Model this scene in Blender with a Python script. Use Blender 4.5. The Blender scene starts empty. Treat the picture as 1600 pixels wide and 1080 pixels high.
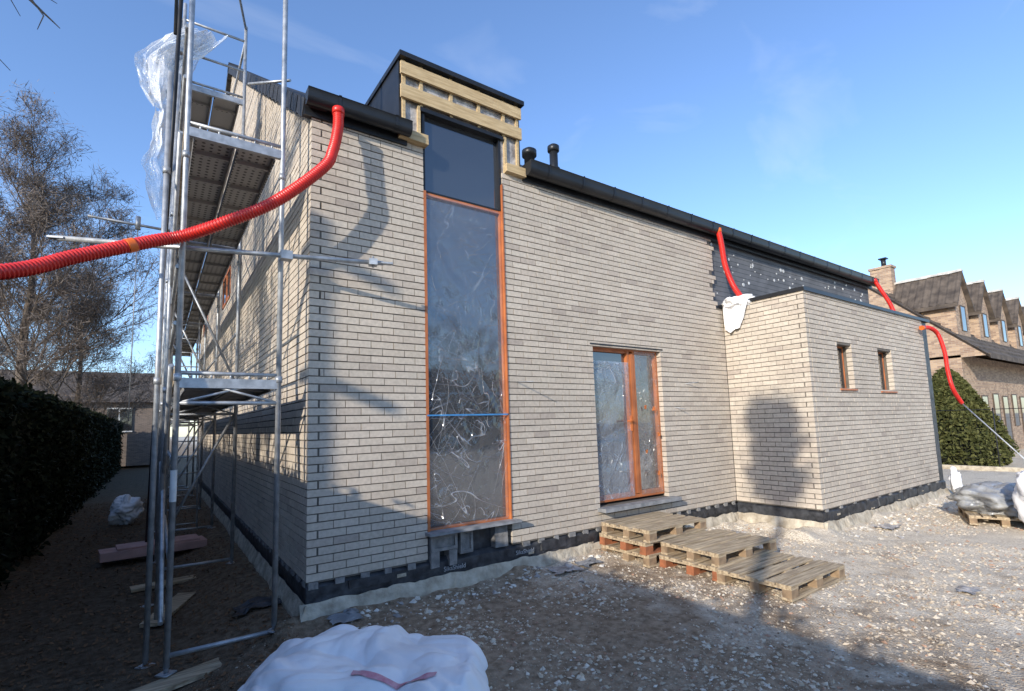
import bpy, math, random
import numpy as np
from mathutils import Vector, Matrix, noise
random.seed(7); RNG=np.random.default_rng(7)
sc=bpy.context.scene
COL=sc.collection
sc.view_settings.view_transform='Standard'; sc.view_settings.look='None'; sc.view_settings.exposure=0

# ------------------------------------------------------------ materials
def newmat(name):
    m=bpy.data.materials.new(name); m.use_nodes=True
    return m,m.node_tree.nodes,m.node_tree.links,m.node_tree.nodes['Principled BSDF']
def mat(name,col,rough=.6,metal=0,col2=None,scale=8,bump=0,bscale=None,spec=None,detail=5,stretch=None,bd=.02):
    m,n,l,b=newmat(name)
    b.inputs['Roughness'].default_value=rough; b.inputs['Metallic'].default_value=metal
    if spec is not None: b.inputs['Specular IOR Level'].default_value=spec
    if col2 is None: col2=tuple(c*.7 for c in col)
    tc=n.new('ShaderNodeTexCoord'); src=tc.outputs['Object']
    if stretch:
        mp=n.new('ShaderNodeMapping'); mp.inputs['Scale'].default_value=stretch; l.new(src,mp.inputs[0]); src=mp.outputs[0]
    nz=n.new('ShaderNodeTexNoise'); nz.inputs['Scale'].default_value=scale; nz.inputs['Detail'].default_value=detail
    l.new(src,nz.inputs['Vector'])
    cr=n.new('ShaderNodeValToRGB'); cr.color_ramp.elements[0].position=.35; cr.color_ramp.elements[1].position=.65
    cr.color_ramp.elements[0].color=(*col,1); cr.color_ramp.elements[1].color=(*col2,1)
    l.new(nz.outputs['Fac'],cr.inputs[0]); l.new(cr.outputs[0],b.inputs['Base Color'])
    if bump:
        nb=n.new('ShaderNodeTexNoise'); nb.inputs['Scale'].default_value=bscale or scale*4; nb.inputs['Detail'].default_value=6
        l.new(src,nb.inputs['Vector'])
        bp=n.new('ShaderNodeBump'); bp.inputs['Strength'].default_value=bump; bp.inputs['Distance'].default_value=bd
        l.new(nb.outputs['Fac'],bp.inputs['Height']); l.new(bp.outputs[0],b.inputs['Normal'])
    return m
def attrmat(name,rough=.9,mulscale=25,bump=.3,lowvar=True):
    m,n,l,b=newmat(name); b.inputs['Roughness'].default_value=rough; b.inputs['Specular IOR Level'].default_value=.25
    at=n.new('ShaderNodeAttribute'); at.attribute_name='Col'
    tc=n.new('ShaderNodeTexCoord')
    nz=n.new('ShaderNodeTexNoise'); nz.inputs['Scale'].default_value=mulscale; nz.inputs['Detail'].default_value=6
    l.new(tc.outputs['Object'],nz.inputs['Vector'])
    mr=n.new('ShaderNodeMapRange'); mr.inputs['From Min'].default_value=.3; mr.inputs['From Max'].default_value=.7
    mr.inputs['To Min'].default_value=.86; mr.inputs['To Max'].default_value=1.08
    l.new(nz.outputs['Fac'],mr.inputs['Value'])
    vm=n.new('ShaderNodeVectorMath'); vm.operation='SCALE'; l.new(at.outputs['Color'],vm.inputs[0]); l.new(mr.outputs[0],vm.inputs['Scale'])
    out=vm.outputs[0]
    if lowvar:
        n2=n.new('ShaderNodeTexNoise'); n2.inputs['Scale'].default_value=.8; n2.inputs['Detail'].default_value=4
        l.new(tc.outputs['Object'],n2.inputs['Vector'])
        m2=n.new('ShaderNodeMapRange'); m2.inputs['From Min'].default_value=.3; m2.inputs['From Max'].default_value=.7
        m2.inputs['To Min'].default_value=.91; m2.inputs['To Max'].default_value=1.04
        l.new(n2.outputs['Fac'],m2.inputs['Value'])
        v2=n.new('ShaderNodeVectorMath'); v2.operation='SCALE'; l.new(out,v2.inputs[0]); l.new(m2.outputs[0],v2.inputs['Scale']); out=v2.outputs[0]
    l.new(out,b.inputs['Base Color'])
    if bump:
        bp=n.new('ShaderNodeBump'); bp.inputs['Strength'].default_value=bump; bp.inputs['Distance'].default_value=.008
        nb=n.new('ShaderNodeTexNoise'); nb.inputs['Scale'].default_value=mulscale*4; nb.inputs['Detail'].default_value=6
        l.new(tc.outputs['Object'],nb.inputs['Vector']); l.new(nb.outputs['Fac'],bp.inputs['Height']); l.new(bp.outputs[0],b.inputs['Normal'])
    return m

M_brick=attrmat('brick_faces')
M_mortar=mat('mortar_core',(.115,.098,.08),.95,col2=(.17,.15,.125),scale=6)
M_black=mat('black_aluminium',(.012,.013,.015),.38,col2=(.02,.021,.024),scale=3,spec=.4)
M_tile=mat('black_roof_tile',(.022,.022,.024),.6,col2=(.04,.04,.042),scale=5)
M_memb=mat('black_membrane',(.016,.017,.02),.5,col2=(.06,.062,.068),scale=9,bump=.9,bscale=9,detail=8)
M_conc=mat('footing_plaster',(.60,.53,.41),.95,col2=(.34,.285,.21),scale=7,bump=.9,bscale=20,detail=8)
M_block=mat('grey_concrete_block',(.30,.29,.275),.95,col2=(.17,.165,.16),scale=12,bump=.6,bscale=60)
M_stone=mat('blue_stone_sill',(.17,.175,.18),.7,col2=(.31,.31,.31),scale=9,bump=.2)
M_orange=mat('orange_brown_frame',(.50,.16,.05),.5,col2=(.34,.10,.032),scale=4)
M_otape=mat('orange_tape',(.70,.20,.04),.5,col2=(.55,.13,.03),scale=12)
M_wood=mat('new_timber',(.60,.45,.25),.8,col2=(.44,.31,.16),scale=3,stretch=(1.5,14,14),bump=.2)
M_foil=mat('silver_insulation',(.50,.47,.44),.5,col2=(.20,.18,.17),scale=9,bump=.5)
M_galv=mat('galvanised_steel',(.50,.51,.52),.48,metal=.5,col2=(.33,.34,.35),scale=14)
M_blackpole=mat('black_tube',(.02,.02,.022),.5)
M_white=mat('white_paint',(.75,.75,.73),.6)
M_print=mat('grey_print',(.42,.44,.46),.6)
M_blue=mat('blue_tape',(.06,.28,.6),.5)
M_pink=mat('pink_foam_board',(.55,.33,.29),.9,col2=(.42,.26,.23),scale=5)
M_red=mat('red_ribbed_plastic',(.70,.03,.018),.36,col2=(.56,.02,.014),scale=5,spec=.5)
M_orangeplastic=mat('orange_plastic',(.85,.17,.02),.4,col2=(.7,.12,.02),scale=5)
M_bark=mat('bark',(.17,.135,.105),.95,col2=(.09,.07,.055),scale=12)
M_leafb=mat('dry_leaf',(.19,.10,.045),.8,col2=(.12,.065,.03),scale=3)
M_greyboard=mat('weathered_wood',(.58,.46,.30),.9,col2=(.28,.205,.13),scale=2.2,stretch=(1.2,16,16),bump=.4)
M_redwood=mat('red_brown_block',(.40,.14,.06),.9,col2=(.24,.09,.04),scale=9)
M_palwood=mat('pallet_block',(.36,.25,.15),.9,col2=(.19,.13,.08),scale=9)
M_darkwood=mat('dark_window_frame',(.10,.07,.05),.7,scale=9)
M_roofold=mat('old_brown_tiles',(.135,.105,.08),.9,col2=(.058,.045,.036),scale=3,bump=.6,bscale=8)
M_dglass=mat('dark_glass',(.024,.026,.03),.04,col2=(.036,.04,.045),scale=.6,spec=1.0)
M_dglass.node_tree.nodes['Principled BSDF'].inputs['IOR'].default_value=1.8

def deckmat():
    m,n,l,b=newmat('perforated_steel'); b.inputs['Metallic'].default_value=.2; b.inputs['Roughness'].default_value=.55
    tc=n.new('ShaderNodeTexCoord'); v=n.new('ShaderNodeTexVoronoi'); v.inputs['Scale'].default_value=15; v.inputs['Randomness'].default_value=0
    l.new(tc.outputs['Object'],v.inputs['Vector'])
    cr=n.new('ShaderNodeValToRGB'); cr.color_ramp.elements[0].position=.26; cr.color_ramp.elements[1].position=.34
    cr.color_ramp.elements[0].color=(.05,.05,.05,1); cr.color_ramp.elements[1].color=(.38,.37,.36,1)
    l.new(v.outputs['Distance'],cr.inputs[0]); l.new(cr.outputs[0],b.inputs['Base Color']); return m
M_deck=deckmat()
def insulmat():
    m,n,l,b=newmat('dark_insulation_boards'); b.inputs['Roughness'].default_value=.8
    tc=n.new('ShaderNodeTexCoord'); sp=n.new('ShaderNodeSeparateXYZ'); l.new(tc.outputs['Object'],sp.inputs[0])
    mt=n.new('ShaderNodeMath'); mt.operation='MULTIPLY'; mt.inputs[1].default_value=11; l.new(sp.outputs['Z'],mt.inputs[0])
    fr=n.new('ShaderNodeMath'); fr.operation='FRACT'; l.new(mt.outputs[0],fr.inputs[0])
    cr=n.new('ShaderNodeValToRGB'); cr.color_ramp.elements[0].position=.06; cr.color_ramp.elements[1].position=.14
    cr.color_ramp.elements[0].color=(.035,.035,.037,1); cr.color_ramp.elements[1].color=(.13,.132,.14,1)
    l.new(fr.outputs[0],cr.inputs[0])
    nz=n.new('ShaderNodeTexNoise'); nz.inputs['Scale'].default_value=4; nz.inputs['Detail'].default_value=8; l.new(tc.outputs['Object'],nz.inputs['Vector'])
    mr=n.new('ShaderNodeMapRange'); mr.inputs['To Min'].default_value=.4; mr.inputs['To Max'].default_value=1.6; l.new(nz.outputs['Fac'],mr.inputs['Value'])
    vs=n.new('ShaderNodeVectorMath'); vs.operation='SCALE'; l.new(cr.outputs[0],vs.inputs[0]); l.new(mr.outputs[0],vs.inputs['Scale'])
    l.new(vs.outputs[0],b.inputs['Base Color']); return m
M_insul=insulmat()
def filmmat(name,base=.12,crease=.6,col=(.75,.78,.8),scale=1.6,width=.012,gate=(.45,.6),rough=.2,zfade=None,bump=.35,gl_=.06):
    m,n,l,b=newmat(name); b.inputs['Base Color'].default_value=(*col,1); b.inputs['Roughness'].default_value=rough
    b.inputs['Specular IOR Level'].default_value=.7
    tc=n.new('ShaderNodeTexCoord')
    def nz(s,d,dist=0,off=0,sx=1,rot=0):
        mp=n.new('ShaderNodeMapping'); mp.inputs['Location'].default_value=(off,off*.7,off*1.3); mp.inputs['Scale'].default_value=(sx,1,1)
        mr=n.new('ShaderNodeMapping'); mr.inputs['Rotation'].default_value=(0,rot,0); l.new(tc.outputs['Object'],mr.inputs[0]); l.new(mr.outputs[0],mp.inputs[0])
        x=n.new('ShaderNodeTexNoise'); x.inputs['Scale'].default_value=s; x.inputs['Detail'].default_value=d; x.inputs['Distortion'].default_value=dist
        l.new(mp.outputs[0],x.inputs['Vector']); return x.outputs['Fac']
    def M2(op,a,b_,c_=None):
        x=n.new('ShaderNodeMath'); x.operation=op
        for i,v in enumerate((a,b_,c_)):
            if v is None: continue
            if isinstance(v,(int,float)): x.inputs[i].default_value=v
            else: l.new(v,x.inputs[i])
        return x.outputs[0]
    def rng(v,a,b_,c_,d_):
        x=n.new('ShaderNodeMapRange'); x.inputs['From Min'].default_value=a; x.inputs['From Max'].default_value=b_; x.inputs['To Min'].default_value=c_; x.inputs['To Max'].default_value=d_
        l.new(v,x.inputs['Value']); return x.outputs[0]
    tot=None
    for (s,wd,off,sx,rot) in [(scale,width,0,4.5,.5),(scale,width,3.3,5,-.7),(scale*.8,width*.9,7.7,6,1.35),(scale*1.5,width*1.5,13.1,5,-.2),(scale*1.8,width*1.4,17.1,5,.95),(scale*2.4,width*1.8,23.1,5,-1.2)]:
        f=nz(s,.2,0,off,sx,rot); d=M2('ABSOLUTE',M2('SUBTRACT',f,.5),0); c=rng(d,0,wd,1,0)
        g=rng(nz(s*1.5,2,0,off+11),gate[0],gate[1],0,1); c=M2('MULTIPLY',c,g)
        tot=c if tot is None else M2('MAXIMUM',tot,c)
    if zfade:
        sp=n.new('ShaderNodeSeparateXYZ'); l.new(tc.outputs['Object'],sp.inputs[0]); tot=M2('MULTIPLY',tot,rng(sp.outputs['Z'],zfade[0],zfade[1],1,.25))
    cl=rng(nz(scale*.6,2,.3,20),.35,.7,base*.5,base*1.6)
    fac=M2('MINIMUM',M2('MULTIPLY_ADD',tot,crease,cl),1.0)
    tr=n.new('ShaderNodeBsdfTransparent'); mx=n.new('ShaderNodeMixShader')
    l.new(fac,mx.inputs[0]); l.new(tr.outputs[0],mx.inputs[1]); l.new(b.outputs[0],mx.inputs[2])
    gl=n.new('ShaderNodeBsdfGlossy'); gl.inputs['Roughness'].default_value=.08; mg=n.new('ShaderNodeMixShader'); mg.inputs[0].default_value=gl_
    l.new(mx.outputs[0],mg.inputs[1]); l.new(gl.outputs[0],mg.inputs[2])
    l.new(mg.outputs[0],n['Material Output'].inputs[0])
    bp=n.new('ShaderNodeBump'); bp.inputs['Strength'].default_value=bump; bp.inputs['Distance'].default_value=.02
    l.new(M2('ADD',nz(scale*2.4,4,.3,5,3,.4),tot),bp.inputs['Height']); l.new(bp.outputs[0],b.inputs['Normal']); l.new(bp.outputs[0],gl.inputs['Normal'])
    return m
M_film=filmmat('clear_plastic_film',.045,.5,(.74,.76,.78),1.0,.007,gate=(.43,.54),zfade=(1.6,2.5),bump=.7,gl_=.08)
M_sheet=filmmat('milky_plastic_sheet',.5,.5,(.85,.87,.9),3,.03,rough=.3)
M_bag=mat('woven_white_bag',(.87,.86,.86),.6,col2=(.78,.77,.77),scale=3,bump=.25,bscale=30,bd=.008)

# ------------------------------------------------------------ mesh builder
class MB:
    def __init__(s): s.v=[]; s.f=[]; s.mi=[]; s.c=[]; s.cur=0; s.col=None; s.sm=[]; s.smooth=False
    def add(s,vs,fs):
        o=len(s.v); s.v+= [tuple(a) for a in vs]
        if s.col is not None: s.c+= [s.col]*len(vs)
        for f in fs: s.f.append(tuple(i+o for i in f)); s.mi.append(s.cur); s.sm.append(s.smooth)
    def box(s,x0,x1,y0,y1,z0,z1,M=None,jit=0):
        vs=[Vector((x,y,z)) for x in(x0,x1) for y in(y0,y1) for z in(z0,z1)]
        if jit: vs=[v+Vector((random.uniform(-jit,jit),random.uniform(-jit,jit),random.uniform(-jit,jit))) for v in vs]
        if M is not None: vs=[M@v for v in vs]
        s.add(vs,[(0,1,3,2),(4,6,7,5),(0,4,5,1),(2,3,7,6),(0,2,6,4),(1,5,7,3)])
    def tube(s,pts,r,seg=8,cap=True,radii=None):
        pts=[Vector(p) for p in pts]; n=len(pts)
        t0=(pts[1]-pts[0]).normalized(); a=Vector((0,0,1)) if abs(t0.z)<.9 else Vector((1,0,0))
        u=t0.cross(a).normalized(); vs=[]
        for i,p in enumerate(pts):
            t=(pts[min(i+1,n-1)]-pts[max(i-1,0)]).normalized()
            u=(u-t*u.dot(t)).normalized(); w=t.cross(u)
            rr=radii[i] if radii else r
            for k in range(seg):
                an=2*math.pi*k/seg; vs.append(p+(u*math.cos(an)+w*math.sin(an))*rr)
        fs=[]
        for i in range(n-1):
            for k in range(seg):
                k2=(k+1)%seg; fs.append((i*seg+k,i*seg+k2,(i+1)*seg+k2,(i+1)*seg+k))
        sm=s.smooth; s.smooth=True; s.add(vs,fs); s.smooth=sm
        if cap:
            o=len(s.v)-n*seg; s.f.append(tuple(o+k for k in range(seg))[::-1]); s.mi.append(s.cur); s.sm.append(False)
            s.f.append(tuple(o+(n-1)*seg+k for k in range(seg))); s.mi.append(s.cur); s.sm.append(False)
    def grid(s,fn,nu,nv):
        vs=[fn(i/nu,k/nv) for i in range(nu+1) for k in range(nv+1)]; n=nv+1
        s.add(vs,[(i*n+k,(i+1)*n+k,(i+1)*n+k+1,i*n+k+1) for i in range(nu) for k in range(nv)])
    def obj(s,name,mats,parent=None,label=None):
        me=bpy.data.meshes.new(name); me.from_pydata(s.v,[],s.f)
        if not isinstance(mats,(list,tuple)): mats=[mats]
        for m in mats: me.materials.append(m)
        me.polygons.foreach_set('material_index',s.mi); me.polygons.foreach_set('use_smooth',s.sm)
        if s.c:
            at=me.color_attributes.new('Col','FLOAT_COLOR','POINT')
            at.data.foreach_set('color',np.array([(*c,1) for c in s.c],dtype=np.float32).ravel())
        me.update()
        o=bpy.data.objects.new(name,me); COL.objects.link(o)
        if parent: setp(o,parent)
        if label: o['label']=label
        return o
def setp(o,parent):
    o.parent=parent
    L=parent.get('_wl',None)
    if L is not None: o.matrix_parent_inverse=Matrix.Translation(-Vector(L))
def empty(name,loc,label,cat,group=None):
    e=bpy.data.objects.new(name,None); e.location=loc; e['_wl']=list(loc); e.empty_display_size=.1
    COL.objects.link(e); e['label']=label; e['category']=cat
    if group: e['group']=group
    return e
def top(o,label,cat,group=None,kind=None):
    if label: o['label']=label
    if cat: o['category']=cat
    if group: o['group']=group
    if kind: o['kind']=kind
    return o
def spline(pts,n=12):
    pts=[Vector(p) for p in pts]; P=[2*pts[0]-pts[1]]+pts+[2*pts[-1]-pts[-2]]; out=[]
    for i in range(1,len(P)-2):
        for k in range(n):
            t=k/n; a,b,c,d=P[i-1],P[i],P[i+1],P[i+2]
            out.append(.5*((2*b)+(-a+c)*t+(2*a-5*b+4*c-d)*t*t+(-a+3*b-3*c+d)*t**3))
    out.append(P[-2]); return out
def nv(x,y,z=0): return noise.noise(Vector((x,y,z)))

# ------------------------------------------------------------ camera / light / world
th,ph,ro=math.radians(55.2473),math.radians(6.001),math.radians(-1.65)
F=Vector((math.cos(ph)*math.cos(th),math.cos(ph)*math.sin(th),math.sin(ph)))
R0=Vector((math.sin(th),-math.cos(th),0)); U0=R0.cross(F)
R=R0*math.cos(ro)+U0*math.sin(ro); U=R0*(-math.sin(ro))+U0*math.cos(ro)
cd=bpy.data.cameras.new('camera'); cd.sensor_width=36; cd.lens=36*788.66/1600
cd.shift_x=.0063; cd.shift_y=.0254; cd.clip_end=2000; cd.clip_start=.05
co=bpy.data.objects.new('camera',cd); COL.objects.link(co)
mw=Matrix((R,U,-F)).transposed().to_4x4(); mw.translation=Vector((-1.2102,-5.1109,1.4178)); co.matrix_world=mw
sc.camera=co
SD=Vector((2.15,1.0,-.86)).normalized()
sl=bpy.data.lights.new('sun','SUN'); sl.energy=5.0; sl.angle=math.radians(.5); sl.color=(1,.925,.81)
so=bpy.data.objects.new('sun',sl); COL.objects.link(so); so.rotation_euler=SD.to_track_quat('-Z','Y').to_euler()
w=bpy.data.worlds.new('World'); sc.world=w; w.use_nodes=True; n=w.node_tree.nodes; l=w.node_tree.links
bg=n['Background']; sky=n.new('ShaderNodeTexSky'); sky.sky_type='NISHITA'; sky.sun_disc=False
sky.sun_elevation=math.asin(-SD.z); sky.sun_rotation=math.atan2(-SD.x,-SD.y); sky.air_density=1.0; sky.dust_density=.3; sky.ozone_density=2.5
tc=n.new('ShaderNodeTexCoord'); mp=n.new('ShaderNodeMapping'); mp.inputs['Scale'].default_value=(1.2,5,7); mp.inputs['Rotation'].default_value=(.3,.5,.6)
nz=n.new('ShaderNodeTexNoise'); nz.inputs['Scale'].default_value=1.3; nz.inputs['Detail'].default_value=7; nz.inputs['Distortion'].default_value=.6
l.new(tc.outputs['Generated'],mp.inputs[0]); l.new(mp.outputs[0],nz.inputs['Vector'])
mr=n.new('ShaderNodeMapRange'); mr.inputs['From Min'].default_value=.55; mr.inputs['From Max'].default_value=.9; mr.inputs['To Max'].default_value=.28
l.new(nz.outputs['Fac'],mr.inputs['Value'])
tint=n.new('ShaderNodeMix'); tint.data_type='RGBA'; tint.blend_type='MULTIPLY'; tint.inputs['Factor'].default_value=1; tint.inputs['B'].default_value=(1.62,1.76,2.05,1)
l.new(sky.outputs[0],tint.inputs['A'])
mx=n.new('ShaderNodeMix'); mx.data_type='RGBA'; mx.inputs['B'].default_value=(7,7.5,8.2,1)
l.new(mr.outputs[0],mx.inputs['Factor']); l.new(tint.outputs['Result'],mx.inputs['A']); l.new(mx.outputs['Result'],bg.inputs[0])
bg.inputs[1].default_value=.15

# ------------------------------------------------------------ dimensions
H=4.65; E1=7.14; EY=1.385; E2=12.40; E3=12.78; HE=3.40; LEN=13.95; DEP=15.5; SL=.69
RIDGE_Y=7.75
# ------------------------------------------------------------ ground
def sstep(a,b,x):
    t=(x-a)/(b-a); t=max(0,min(1,t)); return t*t*(3-2*t)
def walld(x,y):
    d=9
    if -.3<x<E1 and y<0: d=min(d,-y)
    if E1-.6<x<E3+.3 and y<-EY+.3: d=min(d,max(0,-EY-y))
    if x<E1 and y<.2 and y>-EY: d=min(d,max(0,E1-x))
    return d
def gz(x,y):
    z=-.38-.17*(1-sstep(-1.0,-.2,x))
    nf=sstep(40,10,abs(x))*sstep(40,15,abs(y))
    z+=nf*(.035*nv(x*.9,y*.9)+.022*nv(x*3.1,y*3.1,5)+.010*nv(x*11,y*11,9))
    d=walld(x,y)
    if d<1: z+=.085*math.exp(-d*4.5)*(1+1.1*nv(x*2.3,y*2,1))
    return z
xs=np.concatenate([[-400,-150,-60,-30,-20],np.arange(-14,-3,.5),np.arange(-3,9,.05),np.arange(9,14,.15),np.arange(14,30,1),[35,45,60,100,200,400]])
ys=np.concatenate([[-400,-100,-40,-20,-12,-9],np.arange(-7,-5,.3),np.arange(-5,.4,.05),np.arange(.4,6,.25),np.arange(6,20,1),[22,26,32,40,60,100,200,400]])
gb=MB(); gb.smooth=True
gb.v=[(float(x),float(y),gz(x,y)) for x in xs for y in ys]; ny=len(ys)
gb.f=[(i*ny+j,(i+1)*ny+j,(i+1)*ny+j+1,i*ny+j+1) for i in range(len(xs)-1) for j in range(ny-1)]
gb.mi=[0]*len(gb.f); gb.sm=[True]*len(gb.f)
def groundmat():
    m,n,l,b=newmat('rubbly_soil'); b.inputs['Roughness'].default_value=.95; b.inputs['Specular IOR Level'].default_value=.1
    tc=n.new('ShaderNodeTexCoord')
    def nz(s,d,dist=0):
        x=n.new('ShaderNodeTexNoise'); x.inputs['Scale'].default_value=s; x.inputs['Detail'].default_value=d; x.inputs['Distortion'].default_value=dist
        l.new(tc.outputs['Object'],x.inputs['Vector']); return x
    a=nz(.5,6,.5); c=nz(14,8); v=n.new('ShaderNodeTexVoronoi'); v.inputs['Scale'].default_value=60; l.new(tc.outputs['Object'],v.inputs['Vector'])
    soil=n.new('ShaderNodeValToRGB'); soil.color_ramp.elements[0].color=(.18,.125,.08,1); soil.color_ramp.elements[1].color=(.40,.305,.21,1)
    soil.color_ramp.elements[0].position=.3; soil.color_ramp.elements[1].position=.7; l.new(c.outputs['Fac'],soil.inputs[0])
    rub=n.new('ShaderNodeValToRGB'); rub.color_ramp.elements[0].color=(.52,.43,.32,1); rub.color_ramp.elements[1].color=(.80,.71,.57,1)
    l.new(v.outputs['Color'],rub.inputs[0])
    sp=n.new('ShaderNodeSeparateXYZ'); l.new(tc.outputs['Object'],sp.inputs[0])
    gx=n.new('ShaderNodeMapRange'); gx.inputs['From Min'].default_value=0; gx.inputs['From Max'].default_value=6.5; gx.inputs['To Min'].default_value=-.34; gx.inputs['To Max'].default_value=.36
    l.new(sp.outputs['X'],gx.inputs['Value'])
    ad=n.new('ShaderNodeMath'); ad.operation='ADD'; l.new(a.outputs['Fac'],ad.inputs[0]); l.new(gx.outputs[0],ad.inputs[1])
    c2=nz(3.2,8,.3); ad2=n.new('ShaderNodeMath'); ad2.operation='MULTIPLY_ADD'; ad2.inputs[1].default_value=.8; l.new(c2.outputs['Fac'],ad2.inputs[0]); l.new(ad.outputs[0],ad2.inputs[2])
    fm=n.new('ShaderNodeMapRange'); fm.inputs['From Min'].default_value=.84; fm.inputs['From Max'].default_value=1.15; l.new(ad2.outputs[0],fm.inputs['Value'])
    mx=n.new('ShaderNodeMix'); mx.data_type='RGBA'; l.new(fm.outputs[0],mx.inputs['Factor']); l.new(soil.outputs[0],mx.inputs['A']); l.new(rub.outputs[0],mx.inputs['B'])
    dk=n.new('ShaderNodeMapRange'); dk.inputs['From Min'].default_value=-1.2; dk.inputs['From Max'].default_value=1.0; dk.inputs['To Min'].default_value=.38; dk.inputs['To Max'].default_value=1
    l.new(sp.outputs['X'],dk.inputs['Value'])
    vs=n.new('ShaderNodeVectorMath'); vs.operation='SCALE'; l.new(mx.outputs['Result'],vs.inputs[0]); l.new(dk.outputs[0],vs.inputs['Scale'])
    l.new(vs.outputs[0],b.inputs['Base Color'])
    bp=n.new('ShaderNodeBump'); bp.inputs['Strength'].default_value=.6; bp.inputs['Distance'].default_value=.016
    mh=n.new('ShaderNodeMath'); mh.operation='ADD'; l.new(c.outputs['Fac'],mh.inputs[0]); l.new(v.outputs['Distance'],mh.inputs[1])
    l.new(mh.outputs[0],bp.inputs['Height']); l.new(bp.outputs[0],b.inputs['Normal'])
    return m
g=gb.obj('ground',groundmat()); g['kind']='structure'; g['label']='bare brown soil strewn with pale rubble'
def rocks(name,N,fx,size,palette,label,pw=3.5):
    base=np.array([(1,0,0),(-1,0,0),(0,1,0),(0,-1,0),(0,0,1),(0,0,-1)],float)
    fc=np.array([(0,2,4),(2,1,4),(1,3,4),(3,0,4),(2,0,5),(1,2,5),(3,1,5),(0,3,5)])
    V=np.zeros((N,6,3)); C=np.zeros((N,6,4)); k=0
    while k<N:
        x,y=fx()
        if -.1<x<14 and y>-.08: continue
        if E1-.1<x<13 and y>-EY-.1: continue
        s=size[0]+(size[1]-size[0])*RNG.random()**pw
        b=base*np.array([1,RNG.uniform(.5,1),RNG.uniform(.3,.7)])*s*RNG.uniform(.7,1.3,(6,1))
        a=RNG.uniform(0,6.28); ca,sa=math.cos(a),math.sin(a)
        tl=RNG.uniform(-.5,.5); b=b@np.array([[1,0,tl],[0,1,0],[-tl,0,1]])
        b=b@np.array([[ca,sa,0],[-sa,ca,0],[0,0,1]])
        V[k]=b+np.array([x,y,gz(x,y)+s*.03]); c=np.array(palette[RNG.integers(len(palette))])*RNG.uniform(.85,1.12); C[k,:,:3]=c; C[k,:,3]=1; k+=1
    fa=(fc[None]+6*np.arange(N)[:,None,None]).reshape(-1,3)
    me=bpy.data.meshes.new(name); me.from_pydata(V.reshape(-1,3).tolist(),[],fa.tolist())
    at=me.color_attributes.new('Col','FLOAT_COLOR','POINT'); at.data.foreach_set('color',C.astype(np.float32).ravel())
    me.materials.append(M_rock); o=bpy.data.objects.new(name,me); COL.objects.link(o); o['kind']='stuff'; o['label']=label; return o
M_rock=attrmat('stone_fragments',.9,30,.3,False)
pal=[(.60,.51,.39),(.64,.56,.44),(.54,.45,.33),(.57,.475,.355),(.48,.39,.285),(.63,.545,.425),(.60,.50,.38),(.42,.33,.235),(.40,.25,.17),(.68,.61,.51)]
pald=[(.36,.275,.19),(.28,.205,.14),(.42,.34,.25),(.22,.16,.11),(.52,.44,.34),(.32,.24,.165)]
def f1():
    while True:
        x=RNG.uniform(1,15); y=RNG.uniform(-5.2,0)
        p=.15+.85*sstep(2.5,6,x)
        if nv(x*.8,y*.8,3)*1.6+.5>RNG.random()*1.1*(1.35-p): return x,y
def f2(): return -2.7+RNG.random()*8.5, -4.6+RNG.random()*4.6
def f3():
    while True:
        x,y=RNG.uniform(.3,5.5),RNG.uniform(-4.5,-.05)
        if nv(x*1.3,y*1.3,13)*1.8+.3>RNG.random(): return x,y
def f4():
    if RNG.random()<.55: return RNG.uniform(.3,E1),-.1-abs(RNG.normal(0,.25))
    return RNG.uniform(E1-.3,13.4),-EY-.12-abs(RNG.normal(0,.3))
rocks('gravel',34000,f1,(.004,.030),pal,'pale broken rubble and gravel',3.8)
rocks('gravel',17000,f2,(.004,.017),pald,'brown soil crumbs and small stones')
rocks('gravel',6500,f3,(.005,.028),pal,'pale broken rubble and gravel')
rocks('gravel',900,f4,(.01,.055),[(.66,.60,.50),(.56,.49,.39),(.70,.66,.58),(.34,.32,.30)],'larger pale mortar chunks along the foundation',2.5)
lb=MB()
for i in range(9000):
    x=random.uniform(-2.8,-.1); y=random.uniform(-3.5,14)
    z=gz(x,y)+.012; s=random.uniform(.012,.03); a=random.uniform(0,6.3); t=random.uniform(-.01,.015)
    lb.add([(x+s*math.cos(a),y+s*math.sin(a),z+t),(x-s*.5*math.sin(a),y+s*.5*math.cos(a),z),(x-s*math.cos(a),y-s*math.sin(a),z-t+.01),(x+s*.5*math.sin(a),y-s*.5*math.cos(a),z+.01)],[(0,1,2,3)])
lo=lb.obj('fallen_leaves',M_leafb); lo['kind']='stuff'; lo['label']='dry brown fallen leaves on soil'

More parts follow.
